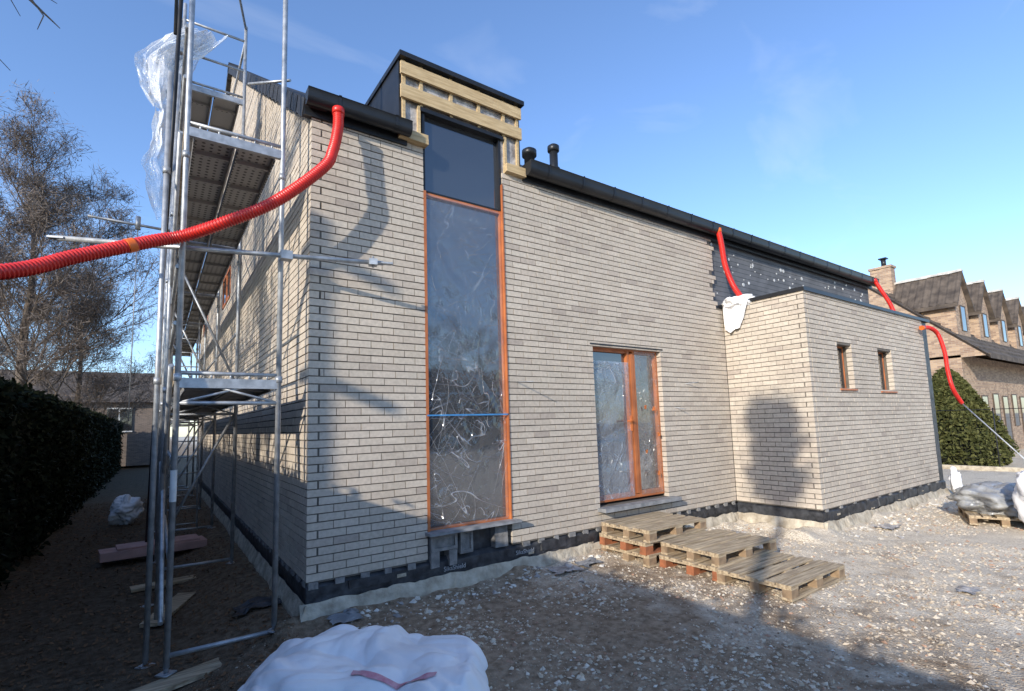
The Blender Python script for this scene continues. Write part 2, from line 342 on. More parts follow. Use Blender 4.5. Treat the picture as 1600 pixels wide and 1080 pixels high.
# ------------------------------------------------------------ brickwork
CH=.078; BL=.25; J=.0118
palb=[(.56,.485,.395),(.54,.463,.375),(.58,.503,.41),(.55,.473,.383),(.52,.443,.36),(.57,.49,.40),(.49,.415,.34),(.45,.38,.315)]
def P(o,c,u,d,z): return (u,c-d,z) if o=='F' else (c-d,u,z)
def bbox(mb,o,c,u0,u1,z0,z1,d0,d1,jit=0):
    j=lambda: random.uniform(-jit,jit)
    a,b=j(),j()
    vs=[P(o,c,u,d+(( a if u==u0 else b) if d==d1 else 0),z) for u in(u0,u1) for d in(d0,d1) for z in(z0,z1)]
    mb.add(vs,[(0,1,3,2),(4,6,7,5),(0,4,5,1),(2,3,7,6),(0,2,6,4),(1,5,7,3)])
def bricks(mb,o,c,u0,u1,z0,z1,ops=(),lo_ret=False,zcap=None,rag=None,par=0):
    nrow=int(round((z1-z0)/CH))
    for r in range(nrow):
        za=z0+r*CH; zb=za+CH-J; zm=(za+zb)/2
        a=u0; b=u1
        if lo_ret and (r+par)%2: a+=.11
        if rag and zm>rag[0]: b=rag[1]-random.choice([0,.12,.06,.2])
        segs=[(a,b)]
        for (p,q,s,t) in ops:
            if s<zm<t:
                ns=[]
                for (x,y) in segs:
                    if q<=x or p>=y: ns.append((x,y))
                    else:
                        if p>x: ns.append((x,p))
                        if q<y: ns.append((q,y))
                segs=ns
        off=(r%2)*.125+random.choice([0,0,0,.02,-.015])
        for (x,y) in segs:
            k=math.floor((x-off)/BL); e=off+k*BL; cuts=[x]
            while True:
                e+=BL
                if e>=y-.03: break
                if e>x+.03: cuts.append(e)
            cuts.append(y)
            for i in range(len(cuts)-1):
                s,t=cuts[i],cuts[i+1]
                if zcap and zb>zcap((s+t)/2): continue
                cc=random.choices(palb,[6,6,5,6,4,6,2,.8])[0]; f=random.uniform(.95,1.04); mb.col=tuple(v*f for v in cc)
                dz=random.uniform(-.0012,.0012); dd=random.uniform(-.002,.0018)
                bbox(mb,o,c,s+(.0038 if i else 0),t-(.0038 if i<len(cuts)-2 else 0),za+dz,zb+dz,-.09,dd,.001)
def core(mb,o,c,u0,u1,z0,z1,ops=(),thick=.3,inset=.010):
    us=sorted({u0,u1,*[max(u0,min(u1,v)) for q in ops for v in q[:2]]}); zs=sorted({z0,z1,*[max(z0,min(z1,v)) for q in ops for v in q[2:]]})
    for i in range(len(us)-1):
        for k in range(len(zs)-1):
            um=(us[i]+us[i+1])/2; zm=(zs[k]+zs[k+1])/2
            if any(p<um<q and s<zm<t for p,q,s,t in ops): continue
            a,b,e,f=us[i],us[i+1],zs[k],zs[k+1]
            ins=lambda u,z: any(p<u<q and s<z<t for p,q,s,t in ops)
            if ins(a-.01,zm): a+=.012
            if ins(b+.01,zm): b-=.012
            bbox(mb,o,c,a,b,e,f,-thick,-inset)

house=empty('brick_house',(0,0,-.38),'new pale brick house with black roof edges under construction','house')
WIN=(1.25,2.37,-.3,9); DOOR=(3.85,5.33,.25,2.52)
capL=lambda y: (H+.02+SL*y) if y<RIDGE_Y else (H+.02+SL*(2*RIDGE_Y-y))
mb=MB(); bricks(mb,'F',0,0,7.13,0,H,[WIN,DOOR],lo_ret=True,rag=(3.38,7.0))
fw=mb.obj('wall',M_brick,house)
mb=MB(); core(mb,'F',0,.010,6.9,-.02,H-.02,[WIN,DOOR]); core(mb,'F',0,6.9,7.3,-.02,3.38); mb.obj('wall_core',M_mortar,fw)
LW=[(6.8,8.3,4.3,5.0),(12.6,14.2,4.6,5.3)]
mb=MB(); bricks(mb,'L',0,0,DEP,0,H+SL*RIDGE_Y,LW,lo_ret=True,zcap=capL,par=1)
lw=mb.obj('wall',M_brick,house)
mb=MB()
prof=[(.02,-.02),(DEP,-.02),(DEP,H),(RIDGE_Y,H+SL*RIDGE_Y-.05),(.02,H)]
mb.add([(.012,a,b) for a,b in prof]+[(.2,a,b) for a,b in prof],[(0,1,2,3,4),(9,8,7,6,5)]+[(i,(i+1)%5,5+(i+1)%5,5+i) for i in range(5)])
mb.obj('wall_core',M_mortar,lw)
mb=MB(); mb.box(LEN-.3,LEN-.002,.12,DEP,-.3,H); mb.box(.3,LEN-.29,DEP-.3,DEP-.01,-.3,H)
mb.add([(LEN-.003,.12,H-.1),(LEN-.003,DEP,H-.1),(LEN-.003,RIDGE_Y,H+SL*RIDGE_Y-.05)],[(0,1,2)])
mb.obj('wall',M_mortar,house)
for (p,q,s,t) in LW:
    mb=MB(); mb.box(.004,.05,p+.02,q-.02,s+.02,t-.02); gl=mb.obj('window',M_dglass,lw)
    mb=MB()
    for bx in [(p,q,s,s+.06),(p,q,t-.06,t),(p,p+.06,s,t),(q-.06,q,s,t),((p+q)/2-.03,(p+q)/2+.03,s,t)]: mb.box(-.012,.06,bx[0],bx[1],bx[2],bx[3])
    mb.obj('window_frame',M_orange,gl)
mb=MB(); mb.box(6.75,LEN-.02,.06,.3,3.3,4.73)
iw=mb.obj('insulation_wall',M_insul,house,'dark insulation boards fixed with white dots')
for i in range(95):
    x=random.uniform(6.95,13.8); z=random.uniform(3.5,4.6); s=random.choice([.012,.018,.03,.038])
    mb=MB(); mb.tube([(x,.061,z),(x,.052,z)],s,8); mb.obj('fixing_disc',M_white,iw)
# ------------------------------------------------------------ extension
ext=bpy.data.objects.new('extension',None); COL.objects.link(ext); ext.parent=house; ext.matrix_parent_inverse=Matrix.Translation((0,0,.38))
EW=[(8.16,8.72,1.85,2.61),(9.84,10.5,1.83,2.61)]
mb=MB(); bricks(mb,'F',-EY,E1,E2,0,HE,EW,lo_ret=True)
bricks(mb,'L',E1,-EY,-.005,0,HE,[],lo_ret=True,par=1)
ew=mb.obj('wall',M_brick,ext)
mb=MB(); core(mb,'F',-EY,E1+.010,E2-.01,-.02,HE-.01,EW,thick=.25); mb.box(E1+.010,E1+.25,-EY+.24,0,-.02,HE-.012)
mb.obj('wall_core',M_mortar,ew)
mb=MB(); mb.box(E2+.0,E3,-EY+.035,-EY+.25,-.22,HE-.01); mb.box(E3-.2,E3-.002,-EY+.24,.05,-.22,HE-.012)
mb.obj('insulation_wall',M_memb,ext,'black membrane covered end of extension wall')
mb=MB(); mb.box(E1-.03,E3+.05,-EY-.03,-EY+.06,HE-.005,HE+.055); mb.box(E1-.03,E1+.06,-EY+.06,.05,HE-.005,HE+.055); mb.box(E1+.06,E3,-EY+.06,.06,HE-.05,HE+.02); mb.box(E3-.03,E3+.05,-EY+.06,.06,HE-.005,HE+.055)
mb.obj('flat_roof',M_black,ext)
for (p,q,s,t) in EW:
    we=MB(); we.box(p+.03,q-.03,-EY+.145,-EY+.16,s+.03,t-.03); wo=we.obj('window',M_dglass,ext)
    mb=MB()
    for bx in [(p,q,s,s+.03),(p,q,t-.03,t),(p,p+.03,s,t),(q-.03,q,s,t)]: mb.box(bx[0]+.003,bx[1]-.003,-EY+.135,-EY+.18,bx[2]+.003,bx[3]-.003)
    mb.obj('frame',M_orange,wo)
    mb=MB(); mb.box(p-.03,q+.03,-EY-.03,-EY+.13,s-.022,s+.004); mb.obj('sill',M_orange,wo)
# ------------------------------------------------------------ foundation
mb=MB()
def rough_band(o,c,u0,u1,z0,z1,d,amp,step=.06,nz_=4):
    nu=max(2,int((u1-u0)/step))
    def fn(a,b):
        u=u0+(u1-u0)*a; z=z0+(z1-z0)*b
        dd=d+amp*(nv(u*4,z*6,c)+.6*nv(u*13,z*13,c+3))
        if b==1: dd=d-.05
        return P(o,c,u,dd,z+(amp*1.1*nv(u*5,2,c)+amp*.5*nv(u*17,2,c) if b>.6 else 0))
    mb.smooth=False; mb.grid(fn,nu,nz_)
rough_band('F',0,-.0,E1,-.20,-.012,-.008,.010); rough_band('L',0,-.0,DEP,-.20,-.012,-.008,.010,.12)
rough_band('F',-EY,E1,E3,-.20,-.012,-.008,.010); rough_band('L',E1,-EY,0,-.20,-.012,-.008,.010)
mb.box(.05,E1+.2,.05,.3,-.3,-.02); mb.box(.05,.3,.3,DEP,-.3,-.02)
for x in [.4,1.5,2.8,3.4,4.6,5.9,6.5]: mb.box(x,x+random.uniform(.06,.5),-.006,.02,-.18+random.uniform(0,.05),-.03-random.uniform(0,.04),jit=.008)
for x in [8,8.7,9.2,10.4,11.1,11.8]: mb.box(x,x+random.uniform(.1,.5),-EY-.006,-EY+.02,-.18,-.03,jit=.008)
mb.cur=1
x=.02
while x<7.1:
    if not(1.2<x<2.35): bbox(mb,'F',0,x,x+random.choice([.07,.09,.11]),-.06-random.uniform(0,.015),-.008,-.06,.002)
    x+=.25
x=.05
while x<DEP: bbox(mb,'L',0,x,x+.1,-.06,-.008,-.06,.002); x+=.25
x=E1+.1
while x<E2: bbox(mb,'F',-EY,x,x+.08,-.05,-.008,-.06,.002); x+=.5
mb.cur=2
for x in [.9,2.6,3.6,4.3,6.0,7.6,8.9,10.1,11.3]:
    zz=random.uniform(-.2,-.12); bbox(mb,'F',0 if x<7 else -EY,x,x+random.uniform(.03,.12),zz,zz+random.uniform(.01,.035),-.02,.006,.004)
fd=mb.obj('foundation',[M_memb,M_block,M_conc],house)
mb=MB()
rough_band('F',0,-.06,E1,-.72,-.19,.06,.026); rough_band('L',0,-.06,DEP,-.80,-.19,.06,.026,.12)
rough_band('F',-EY,E1-.06,E3,-.72,-.19,.06,.026); rough_band('L',E1,-EY-.06,0,-.72,-.19,.06,.026)
mb.obj('footing',M_conc,fd)
def text(body,size,loc,mat_,parent,name='lettering'):
    cu=bpy.data.curves.new('t','FONT'); cu.body=body; cu.size=size; cu.extrude=.0008
    o=bpy.data.objects.new('t',cu); me=bpy.data.meshes.new_from_object(o); me.materials.clear(); me.materials.append(mat_)
    me.transform(Matrix.Translation(loc)@Matrix.Rotation(math.pi/2,4,'X'))
    bpy.data.objects.remove(o); t=bpy.data.objects.new(name,me); COL.objects.link(t); setp(t,parent); return t
text('SikaShield',.07,Vector((1.43,-.016,-.155)),M_print,fd); text('SikaShield',.07,Vector((2.40,-.016,-.14)),M_print,fd)
for bx in [(1.28,1.60,-.03,.2,.07,.25),(1.64,1.80,-.03,.2,-.0,.25)]:
    mb=MB(); x0,x1,y0,y1,z0,z1=bx; mb.box(x0,x1,y0,y1,z1-.035,z1); mb.box(x0,x1,y0,y1,z0,z0+.035); mb.box(x0,x0+.03,y0,y1,z0+.035,z1-.035); mb.box(x1-.03,x1,y0,y1,z0+.035,z1-.035); mb.box(x0+.03,x1-.03,y0+.025,y1,z0+.035,z1-.035)
    mb.obj('support_block',M_block,fd)
for bx in [(1.28,1.38,-.02,.2,-.10,.066),(1.5,1.6,-.02,.2,-.10,.066),(2.12,2.3,0,.2,-.02,.24)]:
    mb=MB(); mb.box(*bx,jit=.004); mb.obj('support_block',M_block,fd)
mb=MB(); mb.box(1.26,2.36,.1,.25,-.3,.27); mb.obj('membrane',M_memb,fd)

# ------------------------------------------------------------ tall window
win=MB(); win.box(1.28,2.33,.075,.095,.32,4.11); win.box(1.285,2.335,.078,.098,4.16,5.12)
wo=win.obj('window',M_dglass,house,'tall narrow window covered with clear plastic film')
mb=MB()
mb.box(1.252,1.283,-.004,.14,.27,4.15); mb.box(2.335,2.368,.03,.14,.27,4.15); mb.box(1.283,2.335,.035,.14,4.115,4.15); mb.box(1.283,2.335,.035,.14,.27,.31)
mb.box(2.35,2.366,-.012,.03,.27,4.5)
mb.obj('frame',M_orange,wo)
mb=MB(); mb.box(1.25,1.285,.02,.14,4.152,5.12); mb.box(2.335,2.37,.02,.14,4.152,5.12); mb.box(1.22,2.40,-.01,.14,5.12,5.165); mb.box(1.285,2.335,.03,.14,4.152,4.17)
mb.obj('frame',M_black,wo,'black upper window frame')
mb=MB(); mb.box(1.22,2.42,-.13,.06,.255,.285,jit=.004); mb.obj('sill',M_stone,wo)
def film(name,x0,x1,y,z0,z1,parent,mat_,amp=.02,sc_=3,nx=40,nzz=120,seed=0):
    mb=MB(); mb.smooth=True
    def fn(u,v):
        x=x0+(x1-x0)*u; z=z0+(z1-z0)*v
        e=min(1,min(u,1-u)*8)*min(1,min(v,1-v)*12)
        k=1 if z<1.8 else .55
        d=abs(nv(x*sc_+nv(x*sc_*.7,z*sc_*.7,seed)*1.5,z*sc_,seed))*amp+abs(nv(x*sc_*3+z*2,z*sc_*1.5,seed))*amp*.4*k+abs(nv(x*sc_*7-z*5,z*sc_*3,seed))*amp*.22*k
        return (x,y-.004-d*e,z)
    mb.grid(fn,nx,nzz)
    return mb.obj(name,mat_,parent)
film('plastic_film',1.285,2.345,.028,.3,4.13,wo,M_film,amp=.035,sc_=1.8,nx=80,nzz=260)
mb=MB(); mb.box(1.26,2.36,-.012,-.005,1.535,1.552); mb.obj('tape',M_blue,wo)
# ------------------------------------------------------------ door
dr=MB(); dr.box(3.93,4.63,.14,.155,.38,2.44); dr.box(4.83,5.27,.14,.155,.38,2.44)
do=dr.obj('door',M_dglass,house,'orange-brown framed double door covered with plastic film')
mb=MB()
for a,b,c,d in [(3.853,3.885,.29,2.515),(5.29,5.327,.29,2.515),(3.885,5.29,2.475,2.515),(3.885,5.29,.29,.34)]: mb.box(a,b,.08,.2,c,d)
for a,b in [(4.64,4.69),(4.77,4.81)]: mb.box(a,b,.085,.19,.34,2.475)
mb.box(4.70,4.76,.075,.15,.35,2.44); mb.box(3.885,4.64,.1,.19,.34,.38); mb.box(4.81,5.29,.1,.19,.34,.38); mb.box(3.885,4.64,.1,.19,2.44,2.475); mb.box(4.81,5.29,.1,.19,2.44,2.475)
mb.obj('frame',M_orange,do)
mb=MB(); mb.box(4.635,4.68,.07,.086,1.27,1.50); mb.tube([(4.66,.08,1.42),(4.66,.03,1.42),(4.53,.03,1.42)],.01,8); mb.obj('handle',M_otape,do)
film('plastic_film',3.875,4.65,.08,.32,2.30,do,filmmat('bluish_film',.22,.5,(.48,.55,.64),1.5,.008,gate=(.43,.54),bump=.7),.045,2.2,60,130,seed=4)
film('plastic_film',4.80,5.30,.08,.32,2.48,do,filmmat('clear_door_film',.18,.5,(.52,.48,.43),1.7,.008,gate=(.43,.54),bump=.7),.045,2.4,50,130,seed=8)
for x,z in [(4.93,1.62),(5.12,1.60),(4.9,.95),(5.15,.62),(5.2,1.2)]:
    mb=MB(); mb.box(x-.02,x+.02,.02,.024,z-.025,z+.025,jit=.008); mb.obj('tape',M_otape,do)
mb=MB(); mb.box(3.80,5.42,-.16,.1,.20,.248,jit=.003); mb.obj('sill',M_stone,do)
mb=MB(); mb.box(3.80,5.38,-.006,.03,2.515,2.535); mb.obj('lintel',M_black,do)
for a,b in [((2.50,.02,1.95),(2.55,-.28,1.93)),((5.6,.02,1.62),(5.75,-.10,1.58)),((5.9,.02,2.0),(6.1,-.12,2.02))]:
    mb=MB(); mb.tube([a,b],.006,6); mb.obj('wall_tie',M_galv,house)

# ------------------------------------------------------------ roof
def rz(y): return 4.74+SL*y
D0,D1,DT=.966,2.695,5.745; yd=1.48
mb=MB()
def slab(x0,x1,y0,y1):
    mb.add([(x0,y0,rz(y0)),(x1,y0,rz(y0)),(x1,y1,rz(y1)),(x0,y1,rz(y1)),(x0,y0,rz(y0)-.1),(x1,y0,rz(y0)-.1),(x1,y1,rz(y1)-.1),(x0,y1,rz(y1)-.1)],[(0,1,2,3),(4,7,6,5),(0,4,5,1),(0,3,7,4),(1,5,6,2)])
slab(-.06,D0,-.02,yd); slab(D1,LEN+.02,-.02,yd); slab(-.06,LEN+.02,yd,RIDGE_Y)
yb=DEP+.2; zb=rz(RIDGE_Y)-SL*(yb-RIDGE_Y)
mb.add([(-.06,RIDGE_Y,rz(RIDGE_Y)),(LEN+.02,RIDGE_Y,rz(RIDGE_Y)),(LEN+.02,yb,zb),(-.06,yb,zb)],[(0,1,2,3)])
rf=mb.obj('roof',M_tile,house)
mb=MB(); s=0; ln=.34; an=math.atan(SL)
Lr=RIDGE_Y/math.cos(an)
while s<Lr:
    y=s*math.cos(an)-.05; z=rz(y)+.03
    M=Matrix.Translation((0,y,z))@Matrix.Rotation(an+.05,4,'X')
    mb.box(-.09,.14,0,ln+.04,-.15,.03,M); s+=ln
s=0
while s<Lr:
    y=2*RIDGE_Y-(s*math.cos(an)-.05); z=rz(s*math.cos(an)-.05)+.03
    M=Matrix.Translation((0,y,z))@Matrix.Rotation(-an,4,'X')
    mb.box(-.09,.14,-ln-.04,0,-.15,.03,M); s+=ln
mb.obj('verge_tile',M_tile,rf)
def gutter(x0,x1,zt=4.85,r=.085):
    mb=MB(); cy=-.115; prof=[]
    for k in range(9):
        a=math.pi*(k/8); prof.append((cy-math.cos(a)*r,zt-r-math.sin(a)*r*1.0))
    prof=[(cy-r-.012,zt+.005),(cy-r,zt-.01)]+prof+[(cy+r,zt)]
    vs=[];nn=len(prof)
    for x in(x0,x1):
        for (y,z) in prof: vs.append((x,y,z))
    mb.smooth=True; mb.add(vs,[(i,i+1,nn+i+1,nn+i) for i in range(nn-1)]); mb.smooth=False
    for x in(x0,x1): mb.add([(x,y,z) for y,z in prof],[tuple(range(nn))])
    mb.box(x0,x1,-.028,.0,zt-.20,zt+.0)
    x=x0+.3
    while x<x1:
        pr=[(y+(cy-y)*-.07,z+(zt-r-z)*-.07) for y,z in prof[:-1]]; v2=[]
        for xx in(x,x+.03):
            for y,z in pr: v2.append((xx,y,z))
        k=len(pr); mb.add(v2,[(i,i+1,k+i+1,k+i) for i in range(k-1)]); x+=.62
    mb.add([(x0,cy+r,zt-.002),(x1,cy+r,zt-.002),(x1,.03,rz(.03)+.02),(x0,.03,rz(.03)+.02)],[(0,1,2,3)])
    return mb
gutter(2.70,LEN).obj('gutter',M_black,house)
gutter(-.08,1.04,4.82,.07).obj('gutter',M_black,house)
mb=MB(); mb.tube([(4.14,1.0,5.3),(4.14,1.0,5.95)],.07,16); mb.tube([(4.14,1.0,5.95),(4.14,1.0,5.97),(4.14,1.0,6.05),(4.14,1.0,6.08)],.1,16,radii=[.075,.1,.1,.06]); mb.tube([(4.14,1,5.62),(4.14,1,5.66)],.1,16)
mb.obj('vent_pipe',M_black,rf)
mb=MB(); mb.tube([(3.62,1.0,5.2),(3.62,1.0,5.72),(3.62,1.0,5.73),(3.62,1.0,5.82),(3.62,1,5.86)],.1,16,radii=[.085,.085,.12,.12,.06]); mb.obj('vent_pipe',M_black,rf)
# ------------------------------------------------------------ dormer
mb=MB()
mb.box(D0-.02,D1+.03,-.06,yd+.1,DT-.06,DT)
for x in(D0,D1-.03): mb.add([(x,.03,4.7),(x,.03,DT-.061),(x,yd+.1,DT-.061),(x+.03,.03,4.7),(x+.03,.03,DT-.061),(x+.03,yd+.1,DT-.061)],[(0,1,2),(3,5,4),(0,2,5,3),(0,3,4,1)])
dm=mb.obj('dormer',M_black,house)
mb=MB(); mb.box(D0+.03,D1-.03,.035,.08,5.17,DT-.061); mb.box(D0+.03,1.24,.035,.08,4.66,5.17); mb.box(2.375,D1-.03,.035,.08,4.66,5.17)
mb.obj('insulation_panel',M_foil,dm)
mb=MB(); mb.box(D0+.005,D1-.005,-.03,.0,5.49,5.64); mb.box(D0+.005,D1-.005,-.03,.0,5.20,5.36)
for x in [1.0,1.22,1.62,2.02,2.4,2.62]: mb.box(x,x+.04,.002,.034,5.18,DT-.065)
for x in [1.0,1.19,2.42,2.62]: mb.box(x,x+.035,.0,.034,4.7,5.18)
mb.box(.93,1.28,-.09,.02,4.675,4.78,jit=.005); mb.box(2.40,2.71,-.07,.02,4.67,4.78,jit=.005)
mb.obj('timber_batten',M_wood,dm)

# ------------------------------------------------------------ hoses
def hose(pts,r,label,grp='red ribbed drain hoses hanging from gutters',tip=True,tape=()):
    sp=spline(pts,14); L=[0]
    for a,b in zip(sp,sp[1:]): L.append(L[-1]+(b-a).length)
    N=int(L[-1]/.0062); out=[]; rad=[]; k=0
    for i in range(N+1):
        s=L[-1]*i/N
        while k<len(L)-2 and L[k+1]<s: k+=1
        t=(s-L[k])/max(1e-6,L[k+1]-L[k]); out.append(sp[k].lerp(sp[k+1],t)); rad.append(r*(1.0,1.0,.86,.86)[i%4])
    mb=MB(); mb.tube(out,r,16,radii=rad); o=mb.obj('drain_hose',M_red); top(o,label,'hose',grp)
    if tip:
        mb=MB(); mb.tube([sp[0]+(sp[0]-sp[2]).normalized()*.02,sp[0],sp[3]],r*1.12,14); mb.obj('end_cap',M_orangeplastic if tip=='o' else M_red,o)
    for s in tape:
        i=int(s*N); mb=MB(); mb.tube(out[i:i+11],r*1.06,14); mb.obj('tape',M_orangeplastic,o)
    return o
hose([(.215,-.19,4.66),(.205,-.21,4.45),(.146,-.25,4.18),(.04,-.3,3.95),(-.386,-.33,3.495),(-.783,-.25,3.24),(-1.079,-.10,3.11),(-1.28,-.13,3.02),(-1.74,-.3,2.76),(-2.10,-.5,2.53),(-2.9,-1.0,2.2),(-3.6,-1.3,1.9)],.054,'long red ribbed hose drooping from gutter across scaffolding',tape=(.49,),tip=True)
hose([(6.93,-.16,4.76),(6.93,-.2,4.5),(6.97,-.22,4.1),(7.1,-.26,3.75),(7.28,-.3,3.53)],.05,'short red ribbed hose hanging over white sheet on brick',tip='o')
hose([(13.7,-.18,4.8),(13.72,-.3,4.5),(13.75,-.45,4.1),(13.6,-.6,3.6)],.05,'short red ribbed hose at far gutter end')
hose([(12.05,-1.48,3.2),(12.4,-1.52,3.22),(12.72,-1.56,3.10),(12.7,-1.64,2.7),(12.68,-1.66,2.28),(12.8,-1.68,1.9),(13.2,-1.7,1.6)],.042,'red ribbed hose with orange end beside brick extension',tip='o')
mb=MB(); mb.tube([(13.2,-1.7,1.6),(11.5,-2.84,.57),(10.75,-3.35,.1)],.012,6); top(mb.obj('wooden_batten',M_white),'thin pale batten leaning from red hose','batten')

# ------------------------------------------------------------ scaffold
XI,XO=-.27,-1.07; FY=[0.0,3.07,6.14,9.21,12.28,15.35]
scf=empty('scaffold',(XO,0,-.52),'galvanised steel scaffold with perforated decks along brick gable','scaffold')
def zt(i): return 9.2 if i==0 else 7.7
def pole(x,y,ztop,i=1):
    zb=gz(x,y)
    if i==0: zb=-.36 if x==XI else -.5
    mb=MB(); mb.tube([(x,y,zb+.05),(x,y,ztop)],.0245,10)
    for z in (1.9,3.9,5.9): mb.tube([(x,y,z-.03),(x,y,z+.03)],.033,10)
    mb.tube([(x,y,zb),(x,y,zb+.012)],.075,4); mb.tube([(x,y,zb),(x,y,zb+.25)],.017,8)
    mb.obj('pole',M_galv,scf)
for i,y in enumerate(FY):
    for x in(XI,XO): pole(x,y,zt(i),i)
    zz=[-.33,1.82,4.09,6.4] if i else [-.36,1.82,4.09]
    for z in zz:
        mb=MB()
        if z<0: mb.tube([(XO,y,z),(XI,y,z)],.02,8)
        else:
            mb.box(XO,XI,y-.02,y+.02,z-.01,z+.075); mb.tube([(XO,y,z+.12),(XI,y,z+.12)],.018,8)
            for k in range(5):
                xx=XO+.1+k*.15; mb.tube([(xx,y,z+.07),(xx,y,z+.12)],.01,6)
            if z<2: mb.tube([(XO,y,z-.14),(XI,y,z-.14)],.018,8); mb.tube([(XO,y,z-.14),(XI-.3,y,z)],.012,6); mb.tube([(XI,y,z-.14),(XO+.3,y,z)],.012,6)
        mb.obj('crossbar',M_galv,scf)
for y in (1.53,4.6,7.67,10.7): pole(XO-.06,y,5.6 if y<2 else 6.9)
for y in (.42,2.3,5.3,8.3): pole(XO-.14,y,4.9)
for i in range(len(FY)-1):
    a,b=FY[i],FY[i+1]
    for z in [1.82,4.09]+([6.4] if i>=1 else []):
        if z==1.82 and i>3: continue
        for k in range(2):
            mb=MB()
            x0=XO+.05+k*.355; x1=x0+.335
            mb.box(x0,x1,a+.05,b-.05,z+.03,z+.045); mb.box(x0,x0+.015,a+.05,b-.05,z-.03,z+.05); mb.box(x1-.015,x1,a+.05,b-.05,z-.03,z+.05)
            for q in range(5):
                yy=a+.3+q*.6; mb.box(x0+.016,x1-.016,yy,yy+.03,z-.01,z+.03)
            mb.obj('deck',M_deck,scf)
        for hgt in (.5,1.0):
            mb=MB(); mb.tube([(XO-.03,a,z+hgt+.05),(XO-.03,b,z+hgt+.05)],.019,8); mb.obj('guard_rail',M_galv,scf)
        if i:
            mb=MB(); mb.tube([(XI,a,z+1.05),(XI,b,z+1.05)],.019,8); mb.obj('guard_rail',M_galv,scf)
        mb=MB(); mb.box(XO-.02,XO+.005,a+.02,b-.02,z+.05,z+.2); mb.obj('toe_board',M_greyboard,scf)
    for p,q in [((0 if i%2 else 2.0),(2 if i%2 else 0)),((4.1 if i%2==0 else 2),(2 if i%2==0 else 4.1)),(-.1,1.75)]+([(4.1,6.4),(6.3,4.2)] if i else []):
        mb=MB(); mb.tube([(XO-.05,a,p),(XO-.05,b,q)],.02,8); mb.obj('brace',M_galv,scf)
    for zz_ in (.35,1.2):
        mb=MB(); mb.tube([(XO,a,zz_),(XO,b,zz_)],.019,8); mb.obj('brace',M_galv,scf)
    if i:
        mb=MB(); mb.tube([(XO,a,.1),(XI,a+.02,1.7)],.018,8); mb.obj('brace',M_galv,scf)
        mb=MB(); mb.tube([(XI,a,2.1),(XO,a+.02,3.9)],.018,8); mb.obj('brace',M_galv,scf)
for p,q,r_ in [((XO-.08,.4,5.9),(XO-.2,5.2,-.45),.02),((XO-.12,-.02,5.0),(XO-.14,.55,9),.014)]:
    mb=MB(); mb.tube([p,q],r_,8); mb.obj('brace',M_blackpole,scf,'black diagonal brace tube')
for p,q in [((XO,3.07,6.95),(XI,3.07,6.95)),((XO,3.07,7.45),(XI,3.07,7.45)),((XI,3.07,7.65),(XO,.1,7.65)),((XO,0,5.1),(XO,3.07,5.1)),((XO,3.07,4.6),(XI,3.07,4.6)),((XO,6.14,4.6),(XI,6.14,4.6)),((XO,6.14,5.1),(XI,6.14,5.1))]:
    mb=MB(); mb.tube([p,q],.018,8); mb.obj('guard_rail',M_galv,scf)
mb=MB()
for xx in(-.85,-.5): mb.tube([(xx,6.3,-.4),(xx,7.6,4.2)],.018,6)
for k in range(15): t=k/15+.03; mb.tube([(-.85,6.3+1.3*t,-.4+4.6*t),(-.5,6.3+1.3*t,-.4+4.6*t)],.013,6)
mb.obj('ladder',M_galv,scf)
mb=MB(); A=Vector((-1.93,.26,3.05)); B=Vector((.60,-.42,3.05)); mb.tube([A,B],.022,10)
d=(B-A).normalized()
Mx=Matrix.Translation(B)@d.to_track_quat('X','Z').to_matrix().to_4x4()
mb.box(-.02,.09,-.03,.03,-.008,.008,Mx); mb.box(-.14,-.06,-.045,.045,-.03,.03,Mx); mb.tube([B-d*.1+Vector((0,0,-.05)),B-d*.1+Vector((0,0,.06))],.012,8)
Mx=Matrix.Translation(A)@d.to_track_quat('X','Z').to_matrix().to_4x4(); mb.box(-.06,.05,-.03,.03,-.008,.008,Mx)
p=A.lerp(B,.66); mb.box(-.05,.05,-.05,.05,-.04,.04,Matrix.Translation(p))
mb.obj('tie_tube',M_galv,scf)
mb=MB(); mb.tube([(-2.02,3.0,4.23),(-.95,3.0,4.2)],.019,8); mb.tube([(-1.5,3.0,4.15),(-1.5,3.0,4.33)],.03,8); mb.tube([(-1.5,3.0,4.2),(-1.5,3.02,1.6)],.007,6)
mb.obj('tie_tube',M_galv,scf)
mb=MB(); mb.tube([(XI-.05,2.2,6.2),(.1,1.6,6.05)],.018,8); mb.obj('tie_tube',M_galv,scf)
mb=MB(); mb.tube([(XO,0,.86),(XO,0,1.12)],.0265,10,cap=False); mb.obj('label_sleeve',M_white,scf)
for (x,y,z,rot,ll) in [(-.85,-.05,-.545,.35,1.1),(-1.0,1.9,-.53,1.2,1.0),(-.9,3.1,-.53,.1,1.0)]:
    mb=MB(); M=Matrix.Translation((x,y,z))@Matrix.Rotation(rot,4,'Z'); mb.box(-ll/2,ll/2,-.1,.1,0,.035,M,jit=.004)
    top(mb.obj('wooden_plank',M_greyboard),'weathered plank lying on soil under scaffold','plank','planks under scaffold feet')
mb=MB(); M=Matrix.Translation((-1.15,5.0,-.45))@Matrix.Rotation(.1,4,'Z'); mb.box(-.7,.7,-.25,.25,0,.12,M,jit=.01); mb.box(-.5,.6,-.2,.2,.12,.16,M,jit=.01)
top(mb.obj('foam_board',M_pink),'pinkish stacked boards on soil beneath scaffold','board')

